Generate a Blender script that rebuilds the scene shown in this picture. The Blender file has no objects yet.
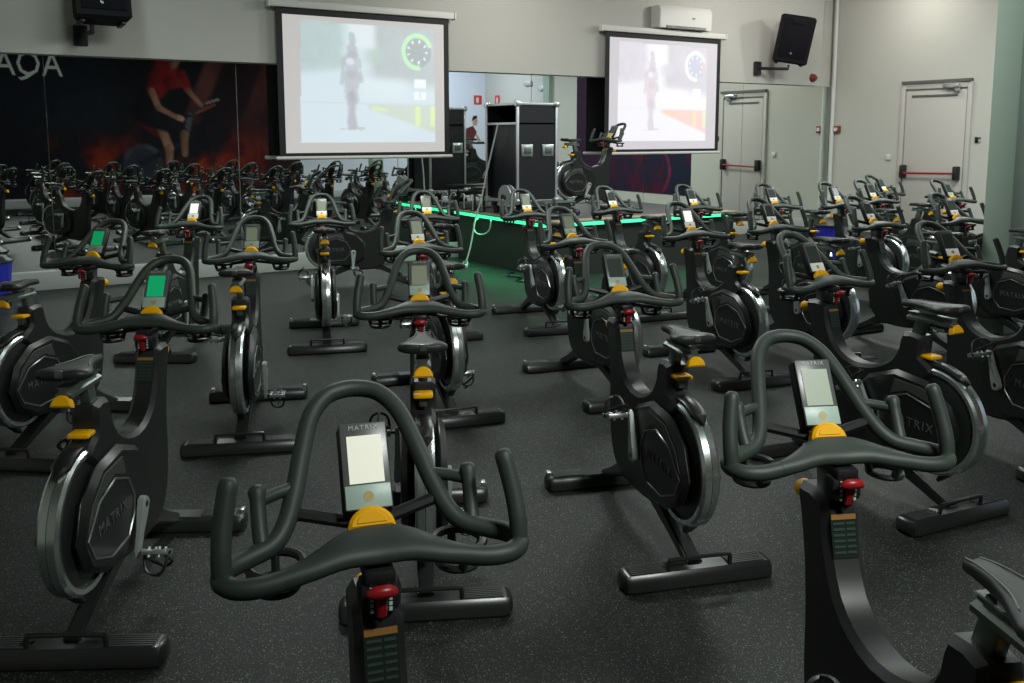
import bpy, bmesh, math, random
from mathutils import Vector, Matrix
random.seed(7)
S = bpy.context.scene
COL = S.collection
PI = math.pi

# ------------------------------------------------------------------ materials
MATS = {}
def mat(name, col, rough=.5, metal=0., spec=.5, emit=None, est=1.0, bump=0., bscale=200.):
    m = bpy.data.materials.new(name); m.use_nodes = True
    nt = m.node_tree; b = nt.nodes['Principled BSDF']
    b.inputs['Base Color'].default_value = (*col, 1); b.inputs['Roughness'].default_value = rough
    b.inputs['Metallic'].default_value = metal; b.inputs['Specular IOR Level'].default_value = spec
    if emit:
        b.inputs['Emission Color'].default_value = (*emit, 1); b.inputs['Emission Strength'].default_value = est
    # fine surface variation so that nothing is perfectly flat
    tc = nt.nodes.new('ShaderNodeTexCoord'); nz = nt.nodes.new('ShaderNodeTexNoise'); nz.inputs['Scale'].default_value = bscale
    nt.links.new(tc.outputs['Object'], nz.inputs['Vector'])
    if bump:
        bp = nt.nodes.new('ShaderNodeBump'); bp.inputs['Strength'].default_value = bump; bp.inputs['Distance'].default_value = .002
        nt.links.new(nz.outputs['Fac'], bp.inputs['Height']); nt.links.new(bp.outputs['Normal'], b.inputs['Normal'])
    else:
        mr = nt.nodes.new('ShaderNodeMapRange'); mr.inputs['To Min'].default_value = max(.02, rough-.05); mr.inputs['To Max'].default_value = min(1, rough+.05)
        nt.links.new(nz.outputs['Fac'], mr.inputs['Value']); nt.links.new(mr.outputs['Result'], b.inputs['Roughness'])
    MATS[name] = m
    return m

M_rubber = mat('grip_rubber', (.031,.042,.035), .52, spec=.5, bump=.15, bscale=500)
M_frame  = mat('frame_black', (.0135,.0145,.0145), .40, spec=.5)
M_cover  = mat('cover_black', (.012,.013,.013), .33, spec=.5)
M_mesh   = mat('vent_mesh', (.05,.052,.05), .5, spec=.5, bump=.9, bscale=260)
M_trim   = mat('trim_grey', (.20,.21,.21), .3, .7)
M_fly    = mat('flywheel_steel', (.050,.054,.053), .36, .6, bscale=6)
M_rim    = mat('rim_polished', (.78,.86,.83), .27, .95, bscale=3)
M_foot   = mat('foot_black', (.016,.017,.017), .30, spec=.6)
M_pad    = mat('step_pad', (.040,.043,.042), .5, spec=.5)
M_silver = mat('silver_metal', (.62,.66,.64), .30, .9, bscale=5)
M_crank  = mat('crank_grey', (.44,.48,.46), .42, .5)
M_alu    = mat('brushed_aluminium', (.17,.20,.185), .40, .75)
M_yellow = mat('yellow_plastic', (.90,.45,.003), .42, spec=.2)
M_red    = mat('red_plastic', (.30,.010,.014), .35)
M_plast  = mat('black_plastic', (.012,.013,.013), .42)
M_saddle = mat('saddle_black', (.020,.022,.022), .48, spec=.5, bump=.12, bscale=300)
M_pipe   = mat('piping_grey', (.16,.17,.165), .5)
M_bezel  = mat('console_bezel', (.10,.105,.10), .30)
M_keys   = mat('console_keypad', (.38,.50,.44), .4)
M_logo   = mat('logo_grey', (.085,.09,.09), .45)
M_logow  = mat('logo_light', (.45,.47,.46), .45)
M_label  = mat('label_black', (.012,.02,.016), .35)
M_orange = mat('label_orange', (.26,.13,.03), .5)
M_lines  = mat('label_lines', (.025,.05,.036), .5)
M_tick   = mat('dial_ticks', (.45,.62,.55), .5)
M_lcd_bright = mat('lcd_bright', (.5,.5,.44), .25, emit=(.80,.80,.66), est=.62)
M_lcd_green = mat('lcd_greenlit', (.02,.30,.13), .25, emit=(.0,.42,.14), est=.50)
M_lcd_dim  = mat('lcd_dim', (.20,.22,.17), .22, emit=(.30,.34,.22), est=.22)
M_lcd_off  = mat('lcd_off', (.055,.065,.058), .18)
M_lcd_white = mat('lcd_white', (.6,.6,.58), .25, emit=(.85,.86,.82), est=.75)

M_white  = mat('white_paint', (.62,.62,.59), .5)
M_wallup = mat('upper_wall_paint', (.47,.465,.43), .75, spec=.2, bump=.05, bscale=60)
M_wall   = mat('wall_paint', (.51,.505,.455), .75, spec=.2, bump=.05, bscale=60)
M_wallb  = mat('wall_paint_white', (.66,.69,.76), .75, spec=.2, bump=.05, bscale=60)
M_ceil   = mat('ceiling_grey', (.12,.12,.115), .9, spec=.1)
M_skirt  = mat('skirting_paint', (.44,.46,.44), .45)
M_pillar = mat('pillar_paint', (.30,.38,.315), .6, spec=.3)
M_door   = mat('door_paint', (.50,.475,.44), .5, spec=.3)
M_doorhd = mat('door_header_grey', (.11,.11,.10), .5)
M_case   = mat('case_laminate', (.006,.0065,.010), .45)
M_casealu= mat('case_aluminium', (.60,.62,.63), .38, .7)
M_deck   = mat('stage_deck_grey', (.10,.10,.105), .6)
M_wood   = mat('stage_edge_wood', (.42,.34,.21), .5)
M_skirtb = mat('stage_skirt_black', (.016,.018,.017), .75)
M_led    = mat('green_led', (.1,.9,.4), .5, emit=(.03,.80,.30), est=1.6)
M_cable  = mat('white_cable', (.60,.60,.56), .5)
M_screen_border = mat('screen_border_black', (.008,.008,.009), .7)
M_blue   = mat('blue_plastic', (.02,.03,.42), .4)
M_sign   = mat('sign_red', (.62,.03,.03), .4)
M_alarm  = mat('alarm_red', (.20,.035,.025), .5)
M_acvent = mat('vent_dark', (.05,.05,.05), .6)
M_spk    = mat('speaker_black', (.006,.006,.007), .75, spec=.15)
M_grille = mat('speaker_grille', (.006,.006,.009), .8, 0., .1, bump=.8, bscale=400)

def mirror_mat():
    m = bpy.data.materials.new('mirror_glass'); m.use_nodes = True
    b = m.node_tree.nodes['Principled BSDF']
    b.inputs['Base Color'].default_value = (.85,.895,.87,1); b.inputs['Metallic'].default_value = 1; b.inputs['Roughness'].default_value = .012
    return m
M_mirror = mirror_mat()

def floor_mat():
    m = bpy.data.materials.new('rubber_floor'); m.use_nodes = True
    nt = m.node_tree; b = nt.nodes['Principled BSDF']; L = nt.links
    tc = nt.nodes.new('ShaderNodeTexCoord')
    def specks(scale, thr, seed):
        v = nt.nodes.new('ShaderNodeTexVoronoi'); v.inputs['Scale'].default_value = scale
        mp = nt.nodes.new('ShaderNodeMapping'); mp.inputs['Location'].default_value = (seed, seed*.7, seed*.3)
        L.new(tc.outputs['Object'], mp.inputs['Vector']); L.new(mp.outputs['Vector'], v.inputs['Vector'])
        sep = nt.nodes.new('ShaderNodeSeparateColor'); L.new(v.outputs['Color'], sep.inputs['Color'])
        g = nt.nodes.new('ShaderNodeMath'); g.operation = 'GREATER_THAN'; g.inputs[1].default_value = thr
        L.new(sep.outputs['Red'], g.inputs[0])
        d = nt.nodes.new('ShaderNodeMath'); d.operation = 'LESS_THAN'; d.inputs[1].default_value = .42
        L.new(v.outputs['Distance'], d.inputs[0])
        mu = nt.nodes.new('ShaderNodeMath'); mu.operation = 'MULTIPLY'; L.new(g.outputs[0], mu.inputs[0]); L.new(d.outputs[0], mu.inputs[1])
        return mu
    a = specks(170, .93, 3.1); c = specks(310, .86, 9.7)
    ad = nt.nodes.new('ShaderNodeMath'); ad.operation = 'MAXIMUM'; L.new(a.outputs[0], ad.inputs[0]); L.new(c.outputs[0], ad.inputs[1])
    nz = nt.nodes.new('ShaderNodeTexNoise'); nz.inputs['Scale'].default_value = 1.3; nz.inputs['Detail'].default_value = 6
    L.new(tc.outputs['Object'], nz.inputs['Vector'])
    base = nt.nodes.new('ShaderNodeMix'); base.data_type = 'RGBA'
    base.inputs[6].default_value = (.0110,.0126,.0114,1); base.inputs[7].default_value = (.0165,.0186,.0168,1)
    L.new(nz.outputs['Fac'], base.inputs[0])
    mx = nt.nodes.new('ShaderNodeMix'); mx.data_type = 'RGBA'; mx.inputs[7].default_value = (.17,.182,.166,1)
    L.new(base.outputs[2], mx.inputs[6]); L.new(ad.outputs[0], mx.inputs[0])
    L.new(mx.outputs[2], b.inputs['Base Color'])
    b.inputs['Roughness'].default_value = .55; b.inputs['Specular IOR Level'].default_value = .22
    n2 = nt.nodes.new('ShaderNodeTexNoise'); n2.inputs['Scale'].default_value = 260
    L.new(tc.outputs['Object'], n2.inputs['Vector'])
    bp = nt.nodes.new('ShaderNodeBump'); bp.inputs['Strength'].default_value = .35; bp.inputs['Distance'].default_value = .003
    L.new(n2.outputs['Fac'], bp.inputs['Height']); L.new(bp.outputs['Normal'], b.inputs['Normal'])
    return m
M_floor = floor_mat()

def attr_mat(name, emission, strength=1.0, rough=.5):
    m = bpy.data.materials.new(name); m.use_nodes = True
    nt = m.node_tree; b = nt.nodes['Principled BSDF']
    at = nt.nodes.new('ShaderNodeAttribute'); at.attribute_name = 'Col'
    b.inputs['Roughness'].default_value = rough
    if emission:
        b.inputs['Base Color'].default_value = (.25,.25,.25,1)
        nt.links.new(at.outputs['Color'], b.inputs['Emission Color']); b.inputs['Emission Strength'].default_value = strength
    else:
        nt.links.new(at.outputs['Color'], b.inputs['Base Color'])
    return m
M_picture = attr_mat('projected_picture', True, .88, .8)
M_poster = attr_mat('poster_print', False, rough=.7)
M_poster.node_tree.nodes['Principled BSDF'].inputs['Specular IOR Level'].default_value = .15

# ------------------------------------------------------------------ mesh helpers
def link(name, bm, m, parent=None, loc=(0,0,0), rot=(0,0,0), smooth=35):
    me = bpy.data.meshes.new(name)
    bmesh.ops.recalc_face_normals(bm, faces=bm.faces[:])
    if smooth:
        a = math.radians(smooth)
        for f in bm.faces: f.smooth = True
        for e in bm.edges:
            if len(e.link_faces) == 2 and e.calc_face_angle(0) > a: e.smooth = False
    bm.to_mesh(me); bm.free()
    me.materials.append(m)
    o = bpy.data.objects.new(name, me); COL.objects.link(o)
    o.location = loc; o.rotation_euler = rot
    if parent: o.parent = parent
    return o

def empty(name, loc=(0,0,0), rz=0):
    o = bpy.data.objects.new(name, None); COL.objects.link(o)
    o.location = loc; o.rotation_euler = (0,0,rz); o.empty_display_size = .1
    return o

def tag(o, label, cat, group=None):
    o['label'] = label; o['category'] = cat
    if group: o['group'] = group
    return o

def struct(o):
    o['kind'] = 'structure'; return o

def box(bm, c, s, M=None, bev=0., taper=None):
    r = bmesh.ops.create_cube(bm, size=1.0)
    vs = r['verts']
    for v in vs:
        x, y, z = v.co.x*s[0], v.co.y*s[1], v.co.z*s[2]
        if taper and v.co.z > 0: x *= taper[0]; y *= taper[1]
        v.co = Vector((x, y, z))
    if bev:
        es = list({e for v in vs for e in v.link_edges})
        r2 = bmesh.ops.bevel(bm, geom=es, offset=bev, segments=2, profile=.5, affect='EDGES')
        vs = list({v for f in r2['faces'] for v in f.verts} | {v for v in vs if v.is_valid})
    for v in vs:
        v.co = ((M @ v.co) if M else v.co) + Vector(c)
    return vs

def catmull(pts, n=6, closed=False):
    P = [Vector(p) for p in pts]; out = []
    N = len(P); rng = N if closed else N-1
    for i in range(rng):
        if closed: a,b,c,d = P[(i-1)%N],P[i],P[(i+1)%N],P[(i+2)%N]
        else: a,b,c,d = P[max(i-1,0)],P[i],P[i+1],P[min(i+2,N-1)]
        for k in range(n):
            t = k/n
            out.append(.5*((2*b)+(c-a)*t+(2*a-5*b+4*c-d)*t*t+(3*b-a-3*c+d)*t**3))
    if not closed: out.append(P[-1].copy())
    return out

def tube(bm, pts, r, seg=10, closed=False, caps=True, sy=1.0, dome=False):
    """sweep a circle along pts; r number or list"""
    P = [Vector(p) for p in pts]; N = len(P)
    R = [r]*N if isinstance(r, (int,float)) else list(r)
    T = []
    for i in range(N):
        if closed: t = P[(i+1)%N]-P[(i-1)%N]
        else: t = P[min(i+1,N-1)]-P[max(i-1,0)]
        T.append(t.normalized())
    ref = Vector((0,0,1))
    if abs(T[0].dot(ref)) > .9: ref = Vector((1,0,0))
    n = (ref - T[0]*ref.dot(T[0])).normalized()
    rings = []
    for i in range(N):
        n = (n - T[i]*n.dot(T[i])).normalized()
        b = T[i].cross(n)
        rings.append([bm.verts.new(P[i]+R[i]*(n*math.cos(2*PI*k/seg)*sy+b*math.sin(2*PI*k/seg))) for k in range(seg)])
    if closed and N > 2:
        # align the seam
        best = min(range(seg), key=lambda s: sum((rings[-1][(k+s)%seg].co-rings[0][k].co).length for k in range(seg)))
        last = [rings[-1][(k+best)%seg] for k in range(seg)]
    for i in range(N-1):
        for k in range(seg):
            bm.faces.new((rings[i][k], rings[i][(k+1)%seg], rings[i+1][(k+1)%seg], rings[i+1][k]))
    if closed:
        for k in range(seg):
            bm.faces.new((last[k], last[(k+1)%seg], rings[0][(k+1)%seg], rings[0][k]))
    elif caps:
        for ring, t, rr, sgn in ((rings[0], T[0], R[0], -1), (rings[-1], T[-1], R[-1], 1)):
            if dome:
                c = sum((v.co for v in ring), Vector())/seg
                prev = ring
                for q in (.5, .85):
                    s = math.sqrt(1-q*q)
                    nr = [bm.verts.new(c+(v.co-c)*s+t*sgn*rr*q*.9) for v in ring]
                    for k in range(seg): bm.faces.new((prev[k], prev[(k+1)%seg], nr[(k+1)%seg], nr[k]))
                    prev = nr
                bm.faces.new(prev)
            else:
                bm.faces.new(ring)

def cyl(bm, a, b, r, seg=16, r2=None):
    tube(bm, [a, b], [r, r if r2 is None else r2], seg)

def lathe(bm, prof, seg=40, axis='Y', c=(0,0,0), closed=True):
    """prof: (r, h) closed loop, spun about axis through c"""
    rings = []
    for k in range(seg):
        a = 2*PI*k/seg; ca, sa = math.cos(a), math.sin(a)
        ring = []
        for r, h in prof:
            p = {'Y': (r*ca, h, r*sa), 'Z': (r*ca, r*sa, h), 'X': (h, r*ca, r*sa)}[axis]
            ring.append(bm.verts.new(Vector(p)+Vector(c)))
        rings.append(ring)
    n = len(prof)
    for k in range(seg):
        A, B = rings[k], rings[(k+1)%seg]
        for i in range(n if closed else n-1):
            j = (i+1)%n
            try: bm.faces.new((A[i], A[j], B[j], B[i]))
            except ValueError: pass

def prism(bm, poly, w0, w1, bev=.01, plane='XZ'):
    """extrude a polygon (u,z) between y=w0 and y=w1 with chamfered rims"""
    n = len(poly)
    area = sum(poly[i][0]*poly[(i+1)%n][1]-poly[(i+1)%n][0]*poly[i][1] for i in range(n))
    if area < 0: poly = poly[::-1]
    ins = []
    for i in range(n):
        p0, p1, p2 = Vector(poly[i-1]), Vector(poly[i]), Vector(poly[(i+1)%n])
        d1 = (p1-p0).normalized(); d2 = (p2-p1).normalized()
        n1 = Vector((-d1.y, d1.x)); n2 = Vector((-d2.y, d2.x))
        m = (n1+n2); m = m.normalized() if m.length > 1e-6 else n1
        k = bev/max(.5, m.dot(n1))
        ins.append(p1+m*k)
    def P(q, y):
        if plane == 'XZ': return (q[0], y, q[1])
        if plane == 'YZ': return (y, q[0], q[1])
        return (q[0], q[1], y)
    s = 1 if w1 > w0 else -1
    rings = [[bm.verts.new(P(q, w0)) for q in ins],
             [bm.verts.new(P(q, w0+s*bev)) for q in poly],
             [bm.verts.new(P(q, w1-s*bev)) for q in poly],
             [bm.verts.new(P(q, w1)) for q in ins]] if bev else [[bm.verts.new(P(q, w0)) for q in poly],[bm.verts.new(P(q, w1)) for q in poly]]
    for a, b in zip(rings, rings[1:]):
        for i in range(n): bm.faces.new((a[i], a[(i+1)%n], b[(i+1)%n], b[i]))
    bm.faces.new(rings[0]); bm.faces.new(rings[-1])

def text_mesh(name, s, size, m, parent, loc, rot, extrude=.0008, align='CENTER', space=1.0):
    cu = bpy.data.curves.new(name, 'FONT'); cu.body = s; cu.size = size; cu.extrude = extrude
    cu.align_x = align; cu.align_y = 'CENTER'; cu.space_character = space; cu.resolution_u = 2
    o = bpy.data.objects.new(name, cu); COL.objects.link(o)
    bpy.context.view_layer.update()
    me = bpy.data.meshes.new_from_object(o.evaluated_get(bpy.context.evaluated_depsgraph_get()))
    me.name = name
    bpy.data.objects.remove(o); bpy.data.curves.remove(cu)
    me.materials.clear(); me.materials.append(m)
    o = bpy.data.objects.new(name, me); COL.objects.link(o)
    o.location = loc; o.rotation_euler = rot
    if parent: o.parent = parent
    return o

B = bmesh.new

# ------------------------------------------------------------------ the setting
MIR_Y = 11.05; RX = 13.55; OPP_Y = -1.35; LX = -2.2; CEIL = 4.10
bm = B(); box(bm, ((LX+RX)/2, (OPP_Y+MIR_Y+.2)/2, -.05), (RX-LX+.6, MIR_Y-OPP_Y+.8, .1)); struct(link('floor', bm, M_floor, smooth=0))
bm = B(); box(bm, ((LX+RX)/2, (OPP_Y+MIR_Y)/2, CEIL+.05), (RX-LX+.6, MIR_Y-OPP_Y+.8, .1)); struct(link('ceiling', bm, M_ceil, smooth=0))
bm = B(); box(bm, ((LX+RX)/2, MIR_Y+.10, CEIL/2), (RX-LX+.6, .16, CEIL)); struct(link('wall_front', bm, M_wall, smooth=0))
bm = B(); box(bm, ((LX+RX)/2, OPP_Y-.08, CEIL/2), (RX-LX+.6, .16, CEIL)); struct(link('wall_back', bm, M_wallb, smooth=0))
bm = B(); box(bm, (LX-.08, (OPP_Y+MIR_Y)/2, CEIL/2), (.16, MIR_Y-OPP_Y, CEIL)); struct(link('wall_left', bm, M_wall, smooth=0))
bm = B(); box(bm, (RX+.08, (OPP_Y+MIR_Y)/2, CEIL/2), (.16, MIR_Y-OPP_Y, CEIL)); struct(link('wall_right', bm, M_wall, smooth=0))
bm = B(); box(bm, ((LX+13.13)/2, MIR_Y-.05, (2.53+CEIL)/2), (13.13-LX, .14, CEIL-2.53)); struct(link('wall_front_upper', bm, M_wallup, smooth=0))
# skirting boards
bm = B(); box(bm, ((LX+RX)/2, MIR_Y-.02, .10), (RX-LX, .10, .20), bev=.006); struct(link('baseboard_front', bm, M_skirt))
bm = B(); box(bm, ((LX+RX)/2, OPP_Y+.012, .09), (RX-LX, .024, .18), bev=.005); struct(link('baseboard_back', bm, M_skirt))
bm = B()
box(bm, (RX-.012, 4.95, .05), (.024, 6.4, .10)); box(bm, (RX-.012, 10.3, .05), (.024, 1.4, .10))
struct(link('baseboard_right', bm, M_skirt, smooth=0))
# mirror panels along the front wall
seams = [LX, .93, 2.97, 5.05, 7.15, 9.25, 11.36, RX-.01]
mirror_labels = ['wall mirror panel at the far left reflecting the white letters',
                 'wall mirror panel between two seams reflecting the red cyclist poster',
                 'wall mirror panel behind the left part of the larger projector screen',
                 'wall mirror panel behind the road case, between the two projector screens',
                 'wall mirror panel behind the stage bike and left half of the smaller screen',
                 'wall mirror panel with the left half of the mirrored crash-bar door, beside the smaller screen',
                 'wall mirror panel in the right corner beside the white conduit']
for a, b, lab_ in zip(seams, seams[1:], mirror_labels):
    bm = B(); box(bm, ((a+b)/2, MIR_Y+.006, (.20+2.53)/2), (b-a-.007, .010, 2.33))
    tag(link('wall_mirror', bm, M_mirror, smooth=0), lab_, 'mirror', 'mirror panels along the front wall')
# square pillar at the right
bm = B(); box(bm, (7.615, 4.345, CEIL/2), (.24, .24, CEIL), bev=.012); o = struct(link('pillar', bm, M_pillar))
# pilaster on the right wall (seen in the mirror)
bm = B(); box(bm, (RX-.06, 2.05, CEIL/2), (.12, .28, CEIL)); struct(link('pillar_right', bm, M_pillar, smooth=0))

# emergency door in the right wall
dr = struct(empty('door_1', (RX, 8.97, 0)))
bm = B()
for y in (-.58, .58): box(bm, (-.02, y, 1.25), (.06, .07, 2.50), bev=.004)
box(bm, (-.02, 0, 2.46), (.06, 1.09, .09), bev=.004)
link('door_frame', bm, M_door, dr)
bm = B(); box(bm, (-.03, 0, 2.525), (.10, 1.20, .045)); link('door_header', bm, M_doorhd, dr)
bm = B(); box(bm, (-.012, 0, 1.20), (.05, 1.05, 2.36), bev=.004); leaf = link('door_leaf', bm, M_door, dr)
bm = B(); box(bm, (-.042, .02, 2.30), (.018, .80, .035), bev=.003); link('closer_arm', bm, M_doorhd, dr)
bm = B(); box(bm, (-.085, -.30, 2.44), (.10, .26, .06), bev=.006); box(bm, (-.06, -.38, 2.38), (.05, .09, .07), bev=.004); link('door_closer', bm, M_silver, dr)
bm = B(); cyl(bm, (-.13, -.44, 1.07), (-.13, .46, 1.05), .017, 12); pb = link('push_bar', bm, M_red, dr)
for y in (-.46, .48):
    bm = B(); box(bm, (-.09, y, 1.075), (.13, .07, .22), bev=.02); link('push_bar_bracket', bm, M_plast, dr)
# objects by the door and corner
bm = B(); box(bm, (RX-.02, 9.79, 1.30), (.035, .085, .09), bev=.012); tag(link('wall_button', bm, M_white), 'small white wall button left of the red crash-bar door', 'switch')
h = empty('wall_hook', (RX, 8.26, 1.60)); bm = B(); box(bm, (-.01, 0, 0), (.02, .05, .09), bev=.006); link('plate', bm, M_plast, h)
bm = B(); tube(bm, catmull([(-.02,0,.0),(-.06,-.02,.01),(-.07,-.10,.03)], 5), .013, 8); link('lever', bm, M_plast, h)
tag(h, 'black lever handle on the wall right of the emergency door', 'handle')
bm = B(); cyl(bm, (RX-.05, MIR_Y-.10, .20), (RX-.05, MIR_Y-.10, CEIL), .035, 12); struct(link('trim_1', bm, M_white))
def alarm(loc, axis, label):
    t = empty('alarm_button', loc)
    bm = B(); box(bm, (0,0,0), (.05,.13,.13) if axis=='X' else (.13,.05,.13), bev=.01); link('housing', bm, M_alarm, t)
    bm = B(); p = (-.03,0,0) if axis=='X' else (0,-.03,0); q = (-.05,0,0) if axis=='X' else (0,-.05,0)
    cyl(bm, p, q, .035, 16); link('button', bm, M_white, t)
    tag(t, label, 'alarm')
alarm((RX-.027, 10.86, 1.77), 'X', 'red fire alarm call point on the right wall beside the corner')
t = empty('fire_siren', (12.90, MIR_Y-.12, 2.66)); bm = B(); cyl(bm, (0,0,0), (0,-.05,0), .075, 18, .06); link('base', bm, M_alarm, t)
bm = B(); cyl(bm, (0,-.05,0), (0,-.09,-.01), .045, 18, .03); link('horn', bm, M_alarm, t)
tag(t, 'small dark red fire siren on the upper wall under the right loudspeaker', 'alarm')

# fire signs and emergency lights in the far corner behind the camera (seen in the mirror)
def fire_sign(loc, axis, label):
    t = empty('fire_sign', loc)
    w = .26
    bm = B(); box(bm, (0,0,0), (.008,w,w) if axis=='X' else (w,.008,w)); link('plate', bm, M_sign, t, smooth=0)
    bm = B()
    if axis=='X': prism(bm, [(-.05,-.09),(.02,-.09),(.04,.04),(-.01,.09),(-.06,.03)], -.0055, -.0045, 0, 'YZ')
    else: prism(bm, [(-.05,-.09),(.02,-.09),(.04,.04),(-.01,.09),(-.06,.03)], .0045, .0055, 0, 'XZ')
    link('pictogram', bm, M_white, t, smooth=0)
    tag(t, label, 'sign')
fire_sign((13.30, OPP_Y+.01, 2.68), 'Y', 'red fire sign on the far wall seen left of the corner line in the mirror')
fire_sign((RX-.01, -.62, 2.66), 'X', 'red fire sign seen right of the corner line in the mirror above the case')
for k, (y, z, lab) in enumerate([(1.05, 3.05, 'white emergency light box seen in the mirror, upper left of two'), (1.75, 2.90, 'white emergency light box seen in the mirror, lower right of two')]):
    t = empty('emergency_light', (RX-.04, y, z)); bm = B(); box(bm, (0,0,0), (.08,.34,.13), bev=.015); link('body', bm, M_white, t)
    bm = B(); box(bm, (-.045,0,-.01), (.02,.28,.08), bev=.008); link('lens', bm, M_lcd_dim if False else M_silver, t); tag(t, lab, 'light', 'emergency lights on the right wall')

# ------------------------------------------------------------------ posters
def sm(a, b, x):
    t = max(0., min(1., (x-a)/(b-a))); return t*t*(3-2*t)
def hash2(i, j):
    n = math.sin(i*127.1+j*311.7)*43758.5453; return n-math.floor(n)
def noise(x, y):
    i, j = math.floor(x), math.floor(y); u, v = x-i, y-j
    u, v = u*u*(3-2*u), v*v*(3-2*v)
    return (hash2(i,j)*(1-u)+hash2(i+1,j)*u)*(1-v)+(hash2(i,j+1)*(1-u)+hash2(i+1,j+1)*u)*v
def fbm(x, y):
    return .5*noise(x,y)+.27*noise(2.1*x+3,2.1*y+7)+.15*noise(4.3*x,4.3*y)+.08*noise(8.7*x,8.7*y)
def seg_d(px, py, a, b):
    ax, ay = a; bx, by = b; dx, dy = bx-ax, by-ay
    t = max(0, min(1, ((px-ax)*dx+(py-ay)*dy)/(dx*dx+dy*dy+1e-9)))
    return math.hypot(px-ax-t*dx, py-ay-t*dy), t
def mixc(a, b, t): return tuple(x*(1-t)+y*t for x, y in zip(a, b))

def picture_mesh(name, nx, ny, place, colour, m, parent=None):
    """a flat picture: place(s,t) -> point, colour(s,t) -> linear rgb"""
    me = bpy.data.meshes.new(name)
    vs, cs, fs = [], [], []
    for j in range(ny+1):
        for i in range(nx+1):
            vs.append(place(i/nx, j/ny)); cs.append(colour(i/nx, j/ny))
    for j in range(ny):
        for i in range(nx):
            a = j*(nx+1)+i; fs.append((a, a+1, a+nx+2, a+nx+1))
    me.from_pydata(vs, [], fs)
    at = me.color_attributes.new('Col', 'FLOAT_COLOR', 'POINT')
    for k, c in enumerate(cs): at.data[k].color = (*c, 1)
    me.materials.append(m)
    o = bpy.data.objects.new(name, me); COL.objects.link(o)
    if parent: o.parent = parent
    return o

# big dark cyclist poster on the wall behind the camera, seen in the mirror.  coordinates in metres (x along wall, z up)
SKIN = (.33,.17,.11); 
def poster_col(x, z):
    c = (.010,.011,.016)
    c = mixc(c, (.016,.020,.030), sm(3.9, 3.0, x)*sm(1.2, 2.4, z))
    # curtain-like red beams upper right
    u = x-.42*(z-2.9)
    b = max(sm(.30,.12,abs(u-5.55)), sm(.34,.14,abs(u-7.0)))*sm(1.6, 3.0, z)
    c = mixc(c, (.20,.062,.055), .8*b)
    c = mixc(c, (.045,.010,.016), .6*sm(5.2, 7.2, x)*sm(.2, 1.2, z))
    # flames in the lower half
    f = fbm(x*1.6+1.7*fbm(x*.8, z*.8), z*1.1-3)
    env = sm(1.5, 2.4, x)*sm(2.15, .9, z)*(1-.55*sm(6.0, 7.4, x))
    fl = .75*sm(.45, .74, f+.07*env)*env*(.35+.9*fbm(x*6+2, z*2.5))
    c = mixc(c, (.24,.018,.008), min(1, 1.1*fl))
    c = mixc(c, (.62,.10,.015), .8*sm(.57,.78,f)*env*(.25+.75*sm(1.0,.3,abs(x-5.3))))
    # bike of the poster: wheel, frame
    d = abs(math.hypot(x-4.0, z-1.0)-.40)
    c = mixc(c, (.03,.035,.055), sm(.50,.30,math.hypot(x-4.0, z-1.0)))
    c = mixc(c, (.10,.105,.135), sm(.09,.02,d)*noise(x*6,z*6))
    for a, b2, w, col in [((4.0,1.0),(5.0,1.5),.09,(.02,.02,.025)), ((5.0,1.5),(5.15,2.15),.08,(.10,.11,.13)), ((4.95,.6),(5.0,1.5),.10,(.018,.018,.02)),
                          ((4.55,2.03),(5.65,2.22),.045,(.015,.015,.017)), ((5.2,2.15),(5.55,2.45),.06,(.05,.05,.055)), ((5.55,2.45),(5.85,2.55),.035,(.30,.27,.26)),
                          ((5.3,2.2),(5.75,2.42),.03,(.34,.07,.05))]:
        dd, t = seg_d(x, z, a, b2); c = mixc(c, col, sm(w, w*.6, dd))
    n = fbm(x*5, z*5); n3 = fbm(x*11, z*11)
    def limb(c, a, b2, w0, w1, col, soft=.55):
        dd, t = seg_d(x, z, a, b2); w = w0+(w1-w0)*t
        side = .45+.75*sm(-1, 1, ((x-a[0])*.8-(z-a[1])*.15)/w)                # the print's own studio shading
        col = tuple(v*side*(.8+.45*n3) for v in col)
        return mixc(c, col, sm(w*1.05, w*soft, dd))
    c = limb(c, (4.05,2.05),(4.45,1.75),.24,.20,(.09,.012,.014))
    c = limb(c, (4.45,1.85),(4.62,1.35),.13,.12,SKIN); c = limb(c, (4.62,1.35),(4.60,.80),.12,.08,SKIN)
    c = limb(c, (4.25,2.0),(4.95,1.75),.20,.15,(.010,.010,.014)); c = limb(c, (4.98,1.70),(4.98,1.2),.11,.09,mixc(SKIN,(0,0,0),.3))
    c = limb(c, (4.10,2.2),(4.45,2.85),.36,.34,(.010,.010,.015))
    c = limb(c, (4.38,2.75),(4.62,3.25),.26,.34,(0.259,0.015,0.020)); c = limb(c, (4.72,2.95),(5.02,2.95),.22,.14,(0.245,0.014,0.020))
    c = limb(c, (4.98,3.15),(5.12,2.78),.13,.12,(0.238,0.015,0.020)); c = limb(c, (4.32,3.05),(4.28,2.75),.14,.13,(0.202,0.013,0.018))
    c = limb(c, (4.80,3.35),(4.90,3.5),.11,.10,SKIN); c = limb(c, (4.95,3.62),(5.0,3.74),.17,.17,SKIN)
    c = limb(c, (4.84,3.72),(4.92,3.84),.17,.15,(.03,.014,.01))
    c = limb(c, (4.27,2.72),(4.42,2.32),.10,.085,SKIN); c = limb(c, (4.42,2.32),(4.82,2.10),.085,.065,SKIN); c = limb(c, (5.12,2.75),(5.42,2.40),.085,.06,mixc(SKIN,(.05,.02,.02),.2))
    c = limb(c, (4.84,2.10),(4.94,2.06),.085,.08,(.50,.27,.20))
    return tuple(v*(.62+.45*n) for v in c)
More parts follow.
